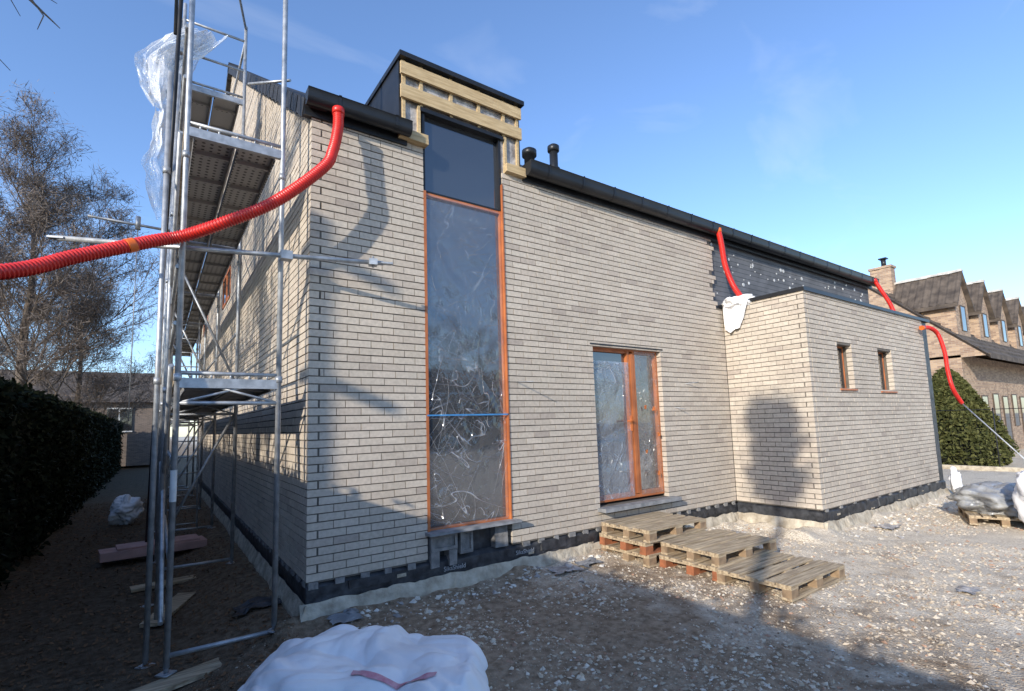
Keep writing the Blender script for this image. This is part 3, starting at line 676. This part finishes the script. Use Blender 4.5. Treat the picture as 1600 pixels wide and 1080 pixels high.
def crumple(name,c,rx,ry,rz_,mat_,seed,label,cat,amp=.25,nu=48,nv_=32,rot=0,freq=1.6,group=None):
    mb=MB(); mb.smooth=True; vs=[]; cs,sn=math.cos(rot),math.sin(rot)
    for i in range(nu):
        for k in range(nv_+1):
            a=2*math.pi*i/nu; p=math.pi*k/nv_
            d=Vector((math.cos(a)*math.sin(p),math.sin(a)*math.sin(p),math.cos(p)))
            q=d*freq+Vector((seed,seed*.7,0)); w=Vector((noise.noise(q*1.3),noise.noise(q*1.3+Vector((9,0,0))),0))
            r=1+amp*(noise.noise(q)*1.2+(.5-abs(noise.noise(q*2.2+w)))*.9+(.5-abs(noise.noise(q*5+w*2)))*.28-.5)
            v=Vector((d.x*rx*r,d.y*ry*r,d.z*rz_*r))
            vs.append((c[0]+v.x*cs-v.y*sn,c[1]+v.x*sn+v.y*cs,c[2]+v.z))
    n_=nv_+1
    mb.add(vs,[(i*n_+k,((i+1)%nu)*n_+k,((i+1)%nu)*n_+k+1,i*n_+k+1) for i in range(nu) for k in range(nv_)])
    return top(mb.obj(name,mat_),label,cat,group)
gp='plastic sheeting tied to scaffold'
def drape(prof,y,seed,lab,fold=.12,nu=70,nv_=110):
    mb=MB(); mb.smooth=True
    def ip(z):
        for (z0,a0,b0),(z1,a1,b1) in zip(prof,prof[1:]):
            if z0>=z>=z1:
                t=(z0-z)/(z0-z1); return a0+(a1-a0)*t,b0+(b1-b0)*t
        return prof[-1][1:]
    def fn(u,v):
        z=prof[0][0]+(prof[-1][0]-prof[0][0])*v; a,b=ip(z)
        a+=.05*nv(z*3,seed); b+=.07*nv(z*2.6,seed+5)
        x=a+(b-a)*u
        q=u*9+nv(z*1.2,u*2,seed)*2.2
        yy=y+fold*math.sin(q)*.5+fold*.9*nv(u*4,z*1.6,seed)+fold*.5*nv(u*11,z*4,seed)
        return (x+.03*nv(u*6,z*5,seed+2),yy,z+.05*nv(u*5,1,seed)*(1 if v in(0,1) else .3))
    mb.grid(fn,nu,nv_)
    return top(mb.obj('plastic_sheet',M_sheet),lab,'plastic sheet',gp)
drape([(7.25,-1.05,-.55),(7.0,-1.35,-.7),(6.6,-1.6,-1.05),(6.2,-1.58,-1.1),(5.9,-1.4,-1.18)],2.9,1.3,'milky plastic sheet bundled on top of scaffold',.2)
drape([(7.2,-1.15,-.8),(6.8,-1.5,-.95),(6.1,-1.5,-1.1)],3.15,4.3,'milky plastic sheet bundled on top of scaffold',.22)
drape([(5.95,-1.40,-1.14),(5.5,-1.4,-1.2),(5.1,-1.48,-1.15),(4.7,-1.45,-1.12),(4.35,-1.3,-1.14)],3.0,7.3,'long strip of milky plastic hanging from scaffold',.13,50,110)
crumple('plastic_sheet',(-1.68,9.2,-.22),.30,.32,.34,M_bag,11,'milky crumpled plastic sheet lying beside hedge','plastic sheet',.3,64,48,freq=1.4)
crumple('cloth_sheet',(7.26,-.28,3.44),.30,.30,.13,M_bag,4,'white cloth draped over brick extension edge','cloth',.4,64,40)
mb=MB(); mb.smooth=True
mb.grid(lambda u,v:(E1-.04-.06*abs(math.sin(u*8+v*2)),-.04-.52*u*(1-.5*v)-.05*v,3.5-.60*v*(1-.35*abs(u-.4))-.03*math.sin(u*9)),28,28)
top(mb.obj('cloth_sheet',M_bag),'white cloth flap hanging down brick extension','cloth')
bagR=math.radians(-35)
def bagpt(u,v,lift=0):
    cs,sn=math.cos(bagR),math.sin(bagR)
    x=u*.88; y=v*.74
    rr=(abs(u)**2.8+abs(v)**2.8); e=max(0,1-rr)**.5
    wx=.45*nv(x*1.4,y*1.4,3.7); wy=.45*nv(x*1.4,y*1.4,9.7)
    h=.27*e*(.9+.6*nv(x*1.2+.3,y*1.2,1))
    # soft billows with sharp creases between them
    def bil(s,o,a=1,b=1): return abs(nv(x*s*a+wx*s*.8,y*s*b+wy*s*.8,o))
    f=.20*bil(1.3,2,1,1.3)+.10*bil(2.4,7,1.5,.9)+.045*bil(4.6,4,.8,1.6)+.012*bil(10,6)
    h+=f*min(1,e*1.6)*.8+lift
    sh=1+.12*nv(u*1.5,v*1.5,8)+.05*nv(u*5,v*5,2)
    return (x*sh*cs-y*sh*sn+.04,x*sh*sn+y*sh*cs-1.50,-.41+h)
mb=MB(); mb.smooth=True; mb.grid(lambda a,b:bagpt(a*2-1,b*2-1),210,170)
bo=top(mb.obj('bulk_bag',M_bag),'crumpled white woven bulk bag lying on soil','bag')
mb=MB(); mb.smooth=True; mb.grid(lambda a,b:bagpt(.0+a*.6,-.42-.10*math.sin(a*3)+b*.08,.008),60,8)
mb.obj('strap',mat('pink_strap',(.55,.20,.25),.7,col2=(.66,.38,.41),scale=20),bo)

# ------------------------------------------------------------ pallets
def pallet():
    e=empty('pallet',(0,0,0),'weathered wooden pallet stacked beside the door','pallet','wooden pallets stacked as steps at the door')
    mb=MB()
    for a,b in [(0,.145),(.165,.265),(.328,.472),(.535,.635),(.655,.8)]: mb.box(0,1.2,a,b,.121,.144,jit=.004)
    for a in (0,.5275,1.055): mb.box(a+.003,a+.142,.002,.798,.1,.122,jit=.001)
    mb.obj('deck_board',M_greyboard,e)
    for b in (0,.3275,.7):
        mb=MB(); mb.box(0,1.2,b,b+.1,0,.0235,jit=.001); mb.cur=1
        for a in (0,.5275,1.055): mb.box(a+.004,a+.14,b+.003,b+.097,.023,.1)
        mb.obj('bearer',[M_greyboard,M_palwood],e)
    return e
p0=pallet(); del p0['_wl']
for c in p0.children: c.matrix_parent_inverse=Matrix()
places=[(3.78,-.86,-.36,.01,0),(3.75,-.84,-.215,-.02,1),(3.80,-.87,-.07,.02,0),(3.95,-1.69,-.37,.03,1),(3.98,-1.67,-.225,-.015,0),(3.92,-2.47,-.37,.01,0),(9.75,-3.25,-.37,.35,0)]
base_ch=list(p0.children)
for i,(x,y,z,r,red) in enumerate(places):
    if i==0: q=p0; ch=base_ch
    else:
        q=p0.copy(); COL.objects.link(q); ch=[]
        for c in base_ch:
            k=c.copy(); COL.objects.link(k); k.parent=q; ch.append(k)
    q.location=(x,y,z); q.rotation_euler=(0,0,r)
    if i==6: q['label']='weathered pallet carrying grey wrapped material'; q['group']='pallets of building material'
    elif i==5: q['label']='weathered grey pallet lying flat on the rubble'
    if red:
        for k in ch:
            if k.name.startswith('bearer'):
                k.data=k.data.copy(); k.data.materials[0]=M_redwood; k.data.materials[1]=M_redwood
        q['label']='wooden pallet with red-brown blocks in a stack'
crumple('wrapped_material',(10.35,-2.65,-.05),.78,.55,.26,filmmat('grey_wrap',.85,.15,(.40,.40,.39),5,.02,rough=.4),6.5,'grey plastic wrapped building material on pallet','wrapped material',.3,64,40,rot=.35,freq=2.2)
crumple('bulk_bag',(9.42,-3.42,.12),.36,.36,.54,M_bag,3.1,'white bulk bag standing beside wrapped material','bag',.22,64,40,freq=1.8)
crumple('bulk_bag',(10.6,-3.1,.30),.22,.22,.15,M_bag,7.7,'small white bag lying on wrapped material','bag',.35,48,30,freq=1.8)
crumple('plastic_sheet',(12.75,-1.55,-.02),.12,.1,.28,M_bag,1.7,'white plastic sack against foundation corner','plastic sheet',.5,32,24)
for i,(x,y,s,m_) in enumerate([(-.25,.9,.24,M_memb),(.3,-.22,.14,M_stone),(2.9,-.32,.2,M_foil),(3.3,-.3,.15,M_stone),(6.2,-.5,.2,M_foil),(8.3,-1.8,.2,M_foil),(5.5,-3.4,.12,M_foil)]):
    mb=MB()
    mb.grid(lambda a,b:(lambda xx,yy:(xx+.05*nv(a*4,b*4,i),yy+.05*nv(a*4,b*4,i+9),gz(xx,yy)+.02+.06*abs(nv(xx*7,yy*7,i))))(x+(a-.5)*s*2,y+(b-.5)*s*1.2),8,8)
    top(mb.obj('plastic_scrap',m_),'crumpled scrap of grey sheeting on soil','scrap','scraps lying near foundation')

# ------------------------------------------------------------ vegetation
def leafmat(name):
    m,n,l,b=newmat(name); b.inputs['Roughness'].default_value=.75; b.inputs['Specular IOR Level'].default_value=.12
    at=n.new('ShaderNodeAttribute'); at.attribute_name='Col'; l.new(at.outputs['Color'],b.inputs['Base Color']); return m
M_leaf=leafmat('evergreen_leaf')
def leafmesh(name,pos,size,cols,parent=None,thin=.5):
    N=len(pos); a=RNG.normal(size=(N,3)); a/=np.linalg.norm(a,axis=1)[:,None]; b=RNG.normal(size=(N,3)); b-=a*(a*b).sum(1)[:,None]; b/=np.linalg.norm(b,axis=1)[:,None]
    s=size*RNG.uniform(.6,1.3,(N,1)); V=np.stack([pos+a*s,pos+b*s*thin,pos-a*s,pos-b*s*thin],1)
    me=bpy.data.meshes.new(name); me.from_pydata(V.reshape(-1,3).tolist(),[],np.arange(4*N).reshape(-1,4).tolist())
    C=np.ones((N,4,4)); C[:,:,:3]=cols[:,None,:]
    at=me.color_attributes.new('Col','FLOAT_COLOR','POINT'); at.data.foreach_set('color',C.astype(np.float32).ravel())
    me.materials.append(M_leaf); o=bpy.data.objects.new(name,me); COL.objects.link(o)
    if parent: setp(o,parent)
    return o
def greens(N,lo=(.007,.010,.005),hi=(.020,.027,.012)):
    t=RNG.random((N,1)); return np.array(lo)*(1-t)+np.array(hi)*t
hd=empty('hedge',(-3.3,0,-.5),'tall dense clipped evergreen hedge','hedge')
mb=MB(); mb.box(-4.1,-3.0,-13,32.3,-.6,2.12); mb.obj('branches',mat('hedge_core',(.008,.011,.006),.95),hd)
N=64000; yy=RNG.uniform(-13,32.3,N); kk=RNG.random(N)
yy[:52000]=RNG.uniform(-1,32.3,52000)
xx=np.where(kk<.75,-2.93+RNG.normal(0,.07,N)+.09*np.sin(yy*2.1)+.05*np.sin(yy*5.3),RNG.uniform(-4.1,-2.9,N))
zz=np.where(kk<.75,RNG.uniform(-.5,2.18,N),2.15+RNG.normal(0,.05,N)+.04*np.sin(yy*3.0)+.03*np.sin(yy*7.7))
leafmesh('foliage',np.stack([xx,yy,zz],1),.055,greens(N),hd)
bsx=empty('conifer_bush',(21.6,.8,-.4),'rounded green conifer bush beside fence','bush')
N=20000; t=RNG.random(N)**.8; an_=RNG.uniform(0,2*math.pi,N); rad=1.62*(1-t)**.62*np.minimum(1,.8+t*1.2)
rad*=1-.15*RNG.random(N)+.07*np.sin(an_*5+t*7)+.06*np.sin(an_*11-t*17)
pos=np.stack([21.6+rad*np.cos(an_),.62+rad*np.sin(an_),-.4+3.3*t+RNG.normal(0,.03,N)],1); leafmesh('foliage',pos,.07,greens(N,(.035,.043,.014),(.13,.13,.045)),bsx)
mb=MB(); mb.tube([(21.6,.62,-.4),(21.6,.62,.4),(21.6,.62,1.6),(21.6,.62,2.4)],.5,10,radii=[1.05,1.05,.7,.25]); mb.obj('branches',bpy.data.materials['hedge_core'],bsx)
def bare_tree(x,y,h,spread,seed,leaves=0,label='',limbs=9,dens=1.0,zb=-.45,lean=0,trunk_r=None,start=.25,up=(.35,.9),lr=.42,lc=((.13,.08,.05),(.24,.16,.11)),ls=.035,slivers=0):
    rnd=random.Random(seed); e=empty('bare_tree',(x,y,zb),label,'tree')
    tr=MB(); tw=MB(); tips=[]
    n=8; tp=[]
    for i in range(n+1):
        t=i/n; tp.append(Vector((x+lean*t+rnd.uniform(-.05,.05)*h*.1*t*2,y+rnd.uniform(-.05,.05)*h*.2*t,zb+h*.92*t)))
    r0=trunk_r or h*.017
    tr.tube(tp,r0,9,radii=[r0*(1-.85*i/n) for i in range(n+1)])
    def branch(p,d,L,r,lev):
        segs=4 if lev<3 else 2; pts=[p]; q=p.copy(); dd=d.copy()
        for s in range(segs):
            dd=(dd+Vector((rnd.uniform(-1,1),rnd.uniform(-1,1),rnd.uniform(-.5,.9)))*.22).normalized()
            q=q+dd*L/segs; pts.append(q.copy())
        (tr if lev==1 else tw).tube(pts,r,5 if lev<3 else 3,cap=False,radii=[r*(1-.75*i/segs) for i in range(segs+1)])
        if lev>=3:
            for a in pts[1:]: tips.append(a)
        if lev<4:
            nb=int({1:7,2:6,3:5}[lev]*dens)
            for i in range(nb):
                t=rnd.uniform(.2,1); k=min(segs-1,int(t*segs)); a=pts[k].lerp(pts[k+1],t*segs-k)
                nd=(dd+Vector((rnd.uniform(-1,1),rnd.uniform(-1,1),rnd.uniform(-.4,.8)))*.9).normalized()
                branch(a,nd,L*rnd.uniform(.35,.6),max(.006,r*.45),lev+1)
    for i in range(limbs):
        t=start+(.95-start)*i/max(1,limbs); k=min(n-1,int(t*n)); a=tp[k].lerp(tp[k+1],t*n-k); an=i*2.4+rnd.uniform(-.4,.4)
        d=Vector((math.cos(an),math.sin(an),rnd.uniform(*up))).normalized()
        branch(a,d,spread*rnd.uniform(.7,1.1)*(1.15-t*.65),r0*lr*(1-.5*t),1)
    tr.obj('trunk',M_bark,e)
    if tw.v: tw.obj('crown',M_bark,e)
    if slivers:
        idx=RNG.integers(len(tips),size=slivers); tt=np.array([tuple(a) for a in tips])[idx]+RNG.normal(0,.16,(slivers,3))
        leafmesh('twigs',tt,.15,np.array([.15,.12,.10])+.09*RNG.random((slivers,1)),e,thin=.05)
    if leaves and tips:
        idx=[rnd.randrange(len(tips)) for _ in range(leaves)]
        pos=np.array([tuple(tips[i]) for i in idx])+RNG.normal(0,.12,(leaves,3)); t=RNG.random((leaves,1))
        leafmesh('leaves',pos,ls,np.array(lc[0])*(1-t)+np.array(lc[1])*t,e)
    return e
LC=((.15,.105,.075),(.26,.19,.145))
bare_tree(-4.8,17,11.6,3.9,3,16000,'tall bare tree with clinging brown leaves behind hedge',24,1.35,start=.15,lr=.24,lc=LC,ls=.028,slivers=34000,up=(.6,1.3))
bare_tree(-3.9,22,8.6,2.8,5,9000,'smaller bare tree with clinging brown leaves behind hedge',16,1.15,start=.15,lr=.24,lc=LC,ls=.03,slivers=16000,up=(.6,1.3))
bare_tree(-8.5,20,11.0,3.6,9,5000,'bare tree with brown twigs behind hedge',12,1.0,lr=.26,lc=LC,slivers=6000)
bare_tree(-8.5,-1.0,10,3.0,21,9000,'unseen bare tree behind hedge, added to shade the gable',13,1.1)  # this row of unseen trees is added to dapple the gable with shade
bare_tree(-8.8,2.2,10,3.0,22,9000,'unseen bare tree behind hedge, added to shade the gable',13,1.1)
bare_tree(-9,5.5,10.5,3.0,23,9000,'unseen bare tree behind hedge, added to shade the gable',13,1.1)
bare_tree(-9,9,10.5,3.0,24,9000,'unseen bare tree behind hedge, added to shade the gable',13,1.1)
bare_tree(-9,-8.15,9.6,.42,32,2600,'slim young tree standing behind hedge',12,.7,trunk_r=.17,start=.78,ls=.08)
e=empty('shadow_pole',(-8.2,-3.85,-.5),'unseen pole with crossarms, added to shadow the front wall','shadow caster')  # out-of-view pole, added to throw a narrow upright shadow on the front wall
mb=MB(); mb.tube([(-8.2,-3.85,-.5),(-8.2,-3.85,6.9)],.07,10,radii=[.085,.07]); mb.obj('post',M_bark,e)
for z in (6.5,5.2):
    mb=MB(); mb.box(-8.28,-8.2,-4.25,-3.45,z,z+.12); mb.obj('crossarm',M_bark,e)
bare_tree(10,-20,9,3.6,41,6000,'bare garden tree on far side of site',12,1.0)
bare_tree(17,-24,10,3.8,42,6000,'bare garden tree on far side of site',12,1.0)
e=empty('garden_house',(14,-32,-.4),'dark brick house beyond the building site','house')
mb=MB(); mb.box(4,26,-38,-30,-.4,3.0); mb.add([(3.5,-29.5,2.9),(26.5,-29.5,2.9),(26.5,-34,6.4),(3.5,-34,6.4),(3.5,-38.5,2.9),(26.5,-38.5,2.9)],[(0,1,2,3),(3,2,5,4),(0,3,4),(1,5,2)]); mb.obj('wall',M_roofold,e)
e=empty('bare_tree',(-5.3,.3,-.5),'slender bare tree with overhanging twigs','tree')
mb=MB(); mb.tube([(-5.3,.3,-.5),(-5.35,.3,3),(-5.2,.35,6),(-5.3,.4,9)],.1,8,radii=[.12,.1,.07,.02]); mb.obj('trunk',M_bark,e)
mb=MB(); mb.tube(spline([(-5.25,.33,4),(-4,.7,5.4),(-3,1.1,5.95),(-2.55,1.45,5.95),(-2.3,1.42,5.74),(-2.17,1.4,5.62)],5),.03,6,radii=[.035-.031*i/25 for i in range(26)])
for a,b,c in [((-2.9,1.15,5.97),(-2.6,1.2,5.8),(-2.45,1.3,5.55)),((-2.55,1.45,5.95),(-2.35,1.5,6.0),(-2.22,1.5,5.95)),((-3.2,1.0,5.85),(-2.9,1.0,5.3),(-2.45,1.1,4.85)),((-2.4,1.43,5.85),(-2.3,1.4,5.7),(-2.33,1.35,5.5))]:
    mb.tube([a,b,c],.008,5,radii=[.009,.006,.003])
mb.obj('branch',M_bark,e)
# ------------------------------------------------------------ neighbouring row (right)
def brickmat2(name,c1,c2,mo,s=4):
    m,n,l,b=newmat(name); b.inputs['Roughness'].default_value=.9; tc=n.new('ShaderNodeTexCoord')
    mp=n.new('ShaderNodeVectorMath'); mp.operation='DOT_PRODUCT'; mp.inputs[1].default_value=(1,1,0); l.new(tc.outputs['Object'],mp.inputs[0])
    sp=n.new('ShaderNodeSeparateXYZ'); l.new(tc.outputs['Object'],sp.inputs[0]); cb=n.new('ShaderNodeCombineXYZ'); l.new(mp.outputs['Value'],cb.inputs[0]); l.new(sp.outputs['Z'],cb.inputs[1])
    br=n.new('ShaderNodeTexBrick'); br.inputs['Scale'].default_value=s; br.inputs['Color1'].default_value=(*c1,1); br.inputs['Color2'].default_value=(*c2,1); br.inputs['Mortar'].default_value=(*mo,1)
    br.inputs['Mortar Size'].default_value=.018; br.inputs['Brick Width'].default_value=.85; br.inputs['Row Height'].default_value=.27
    l.new(cb.outputs[0],br.inputs['Vector']); l.new(br.outputs['Color'],b.inputs['Base Color']); return m
M_b2=brickmat2('buff_brick',(.50,.35,.225),(.27,.175,.12),(.40,.35,.29))
M_ridge=mat('pale_ridge',(.6,.57,.52),.9,scale=4)
for i,px in enumerate([25.97,29.15,32.3,35.5,38.7,41.9]):
    e=empty('row_house',(px,1,-.4),'buff brick row house with steep brown gabled dormer','house','row of brick houses with gabled dormers')
    a,b=px-1.6,px+1.6
    mb=MB(); mb.box(a,b-.002,.8,6.5,-.4,3.6)
    mb.box(px-.85,px+.85,.97,3.4,3.9,5.95); mb.add([(px-.85,.97,5.95),(px+.85,.97,5.95),(px,.97,7.05)],[(0,1,2)])
    if i==0: mb.add([(a,.0,3.5),(a,6.9,3.5),(a,3.6,6.95)],[(0,1,2)])
    mb.obj('wall',M_b2,e)
    mb=MB(); th_=.12
    for (y0_,z0_,y1_,z1_) in [(-.05,3.5,3.6,7.0),(7.2,3.5,3.6,7.0)]:
        mb.add([(a-.1 if i==0 else a,y0_,z0_),(b,y0_,z0_),(b,y1_,z1_),(a-.1 if i==0 else a,y1_,z1_),(a,y0_,z0_-th_),(b,y0_,z0_-th_),(b,y1_,z1_-th_),(a,y1_,z1_-th_)],[(0,1,2,3),(4,7,6,5),(0,4,5,1),(0,3,7,4),(1,5,6,2)])
    for k in range(12):
        t0=k/12; yk=-.05+3.65*t0; zk=3.5+3.5*t0; mb.box(a,b,yk,yk+.06,zk+.0,zk+.075)
    for sgn in(-1,1):
        x0_=px; x1_=px+sgn*1.15; zr=7.2; ze=5.72
        mb.add([(x0_,.8,zr),(x1_,.8,ze),(x1_,3.9,ze),(x0_,3.9,zr),(x0_,.8,zr-.14),(x1_,.8,ze-.14),(x1_,3.9,ze-.14),(x0_,3.9,zr-.14)],[(0,1,2,3),(4,7,6,5),(0,4,5,1),(1,5,6,2)])
        for k in range(12):
            yk=.8+k*.26; mb.add([(x0_,yk,zr+.012),(x1_,yk,ze+.012),(x1_,yk+.1,ze+.05),(x0_,yk+.1,zr+.05),(x1_,yk+.16,ze+.012),(x0_,yk+.16,zr+.012)],[(0,1,2,3),(3,2,4,5)])
    rfn=mb.obj('roof',M_roofold,e)
    mb=MB()
    for k in range(8): mb.box(px-.11,px+.11,.8+k*.38,.8+k*.38+.385,7.16,7.26,jit=.016)
    mb.obj('ridge_tile',M_ridge,rfn)
    for bx,nm in [((px-.3,px+.3,.93,.968,4.7,5.7),'window'),((px-1.1,px-.3,.76,.797,.7,2.1),'window'),((px+.4,px+1.2,.76,.797,-.3,2.0),'door')]:
        mb=MB(); mb.box(*bx); wn=mb.obj(nm,M_dglass,e)
        mb=MB(); p_,q_,_,_,s_,t_=bx; y0_=bx[2]-.01; y1_=bx[2]+.02
        mb.box(p_-.03,p_+.01,y0_,y1_,s_,t_+.05); mb.box(q_-.01,q_+.03,y0_,y1_,s_,t_+.05); mb.box(p_+.01,q_-.01,y0_,y1_,t_,t_+.05)
        mb.obj('frame',M_darkwood,wn)
    if i==0:
        mb=MB(); mb.box(26-.4,26.1,3.1,3.9,6.6,7.95); mb.box(26-.45,26.15,3.05,3.95,7.95,8.05); ch_=mb.obj('chimney',M_b2,e)
        mb=MB(); mb.tube([(25.8,3.4,8.05),(25.8,3.4,8.4)],.1,8); mb.box(25.65,25.95,3.25,3.55,8.4,8.45); mb.obj('chimney_pot',M_black,ch_)
e=empty('neighbour_house',(-7,33,-.4),'low brick house with dark tiled roof beyond hedge','house')
M_b3=brickmat2('grey_brick',(.22,.165,.13),(.14,.11,.09),(.26,.23,.2))
mb=MB(); mb.box(-14,-.6,33,41,-.4,3.5); mb.obj('wall',M_b3,e)
mb=MB(); mb.add([(-14.4,32.6,3.4),(-.3,32.6,3.4),(-.3,37,5.6),(-14.4,37,5.6),(-14.4,41.4,3.4),(-.3,41.4,3.4)],[(0,1,2,3),(3,2,5,4),(1,5,2)]); mb.obj('roof',M_roofold,e)
mb=MB(); mb.box(-3.6,-2.4,32.93,32.99,1.7,3.0); wn=mb.obj('window',M_dglass,e)
mb=MB(); mb.box(-3.65,-2.35,32.9,32.96,3.0,3.08); mb.box(-3.65,-2.35,32.9,32.96,1.62,1.7); mb.box(-3.05,-2.98,32.9,32.96,1.7,3); mb.obj('frame',M_white,wn)
fe=empty('fence',(19.5,0,-.4),'low wire mesh fence with thin posts','fence')
for k in range(5):
    mb=MB(); mb.tube([(19.5,1.5-k*2.4,-.45),(19.5,1.5-k*2.4,1.5)],.016,6); mb.obj('post',M_blackpole,fe)
mb=MB()
mb.tube([(19.5,1.6,1.46),(19.5,-8.2,1.46)],.010,4)
for z in(.0,.4,.8,1.2): mb.tube([(19.5,1.6,z),(19.5,-8.2,z)],.002,4)
for k in range(33): mb.tube([(19.5,1.6-k*.3,-.15),(19.5,1.6-k*.3,1.46)],.0012,3,cap=False)
mb.obj('mesh',M_blackpole,fe)
mb=MB(); mb.box(19.45,19.55,-8.2,1.6,-.5,-.25); mb.obj('base_panel',M_conc,fe)
for o in bpy.data.objects:
    if '_wl' in o: del o['_wl']
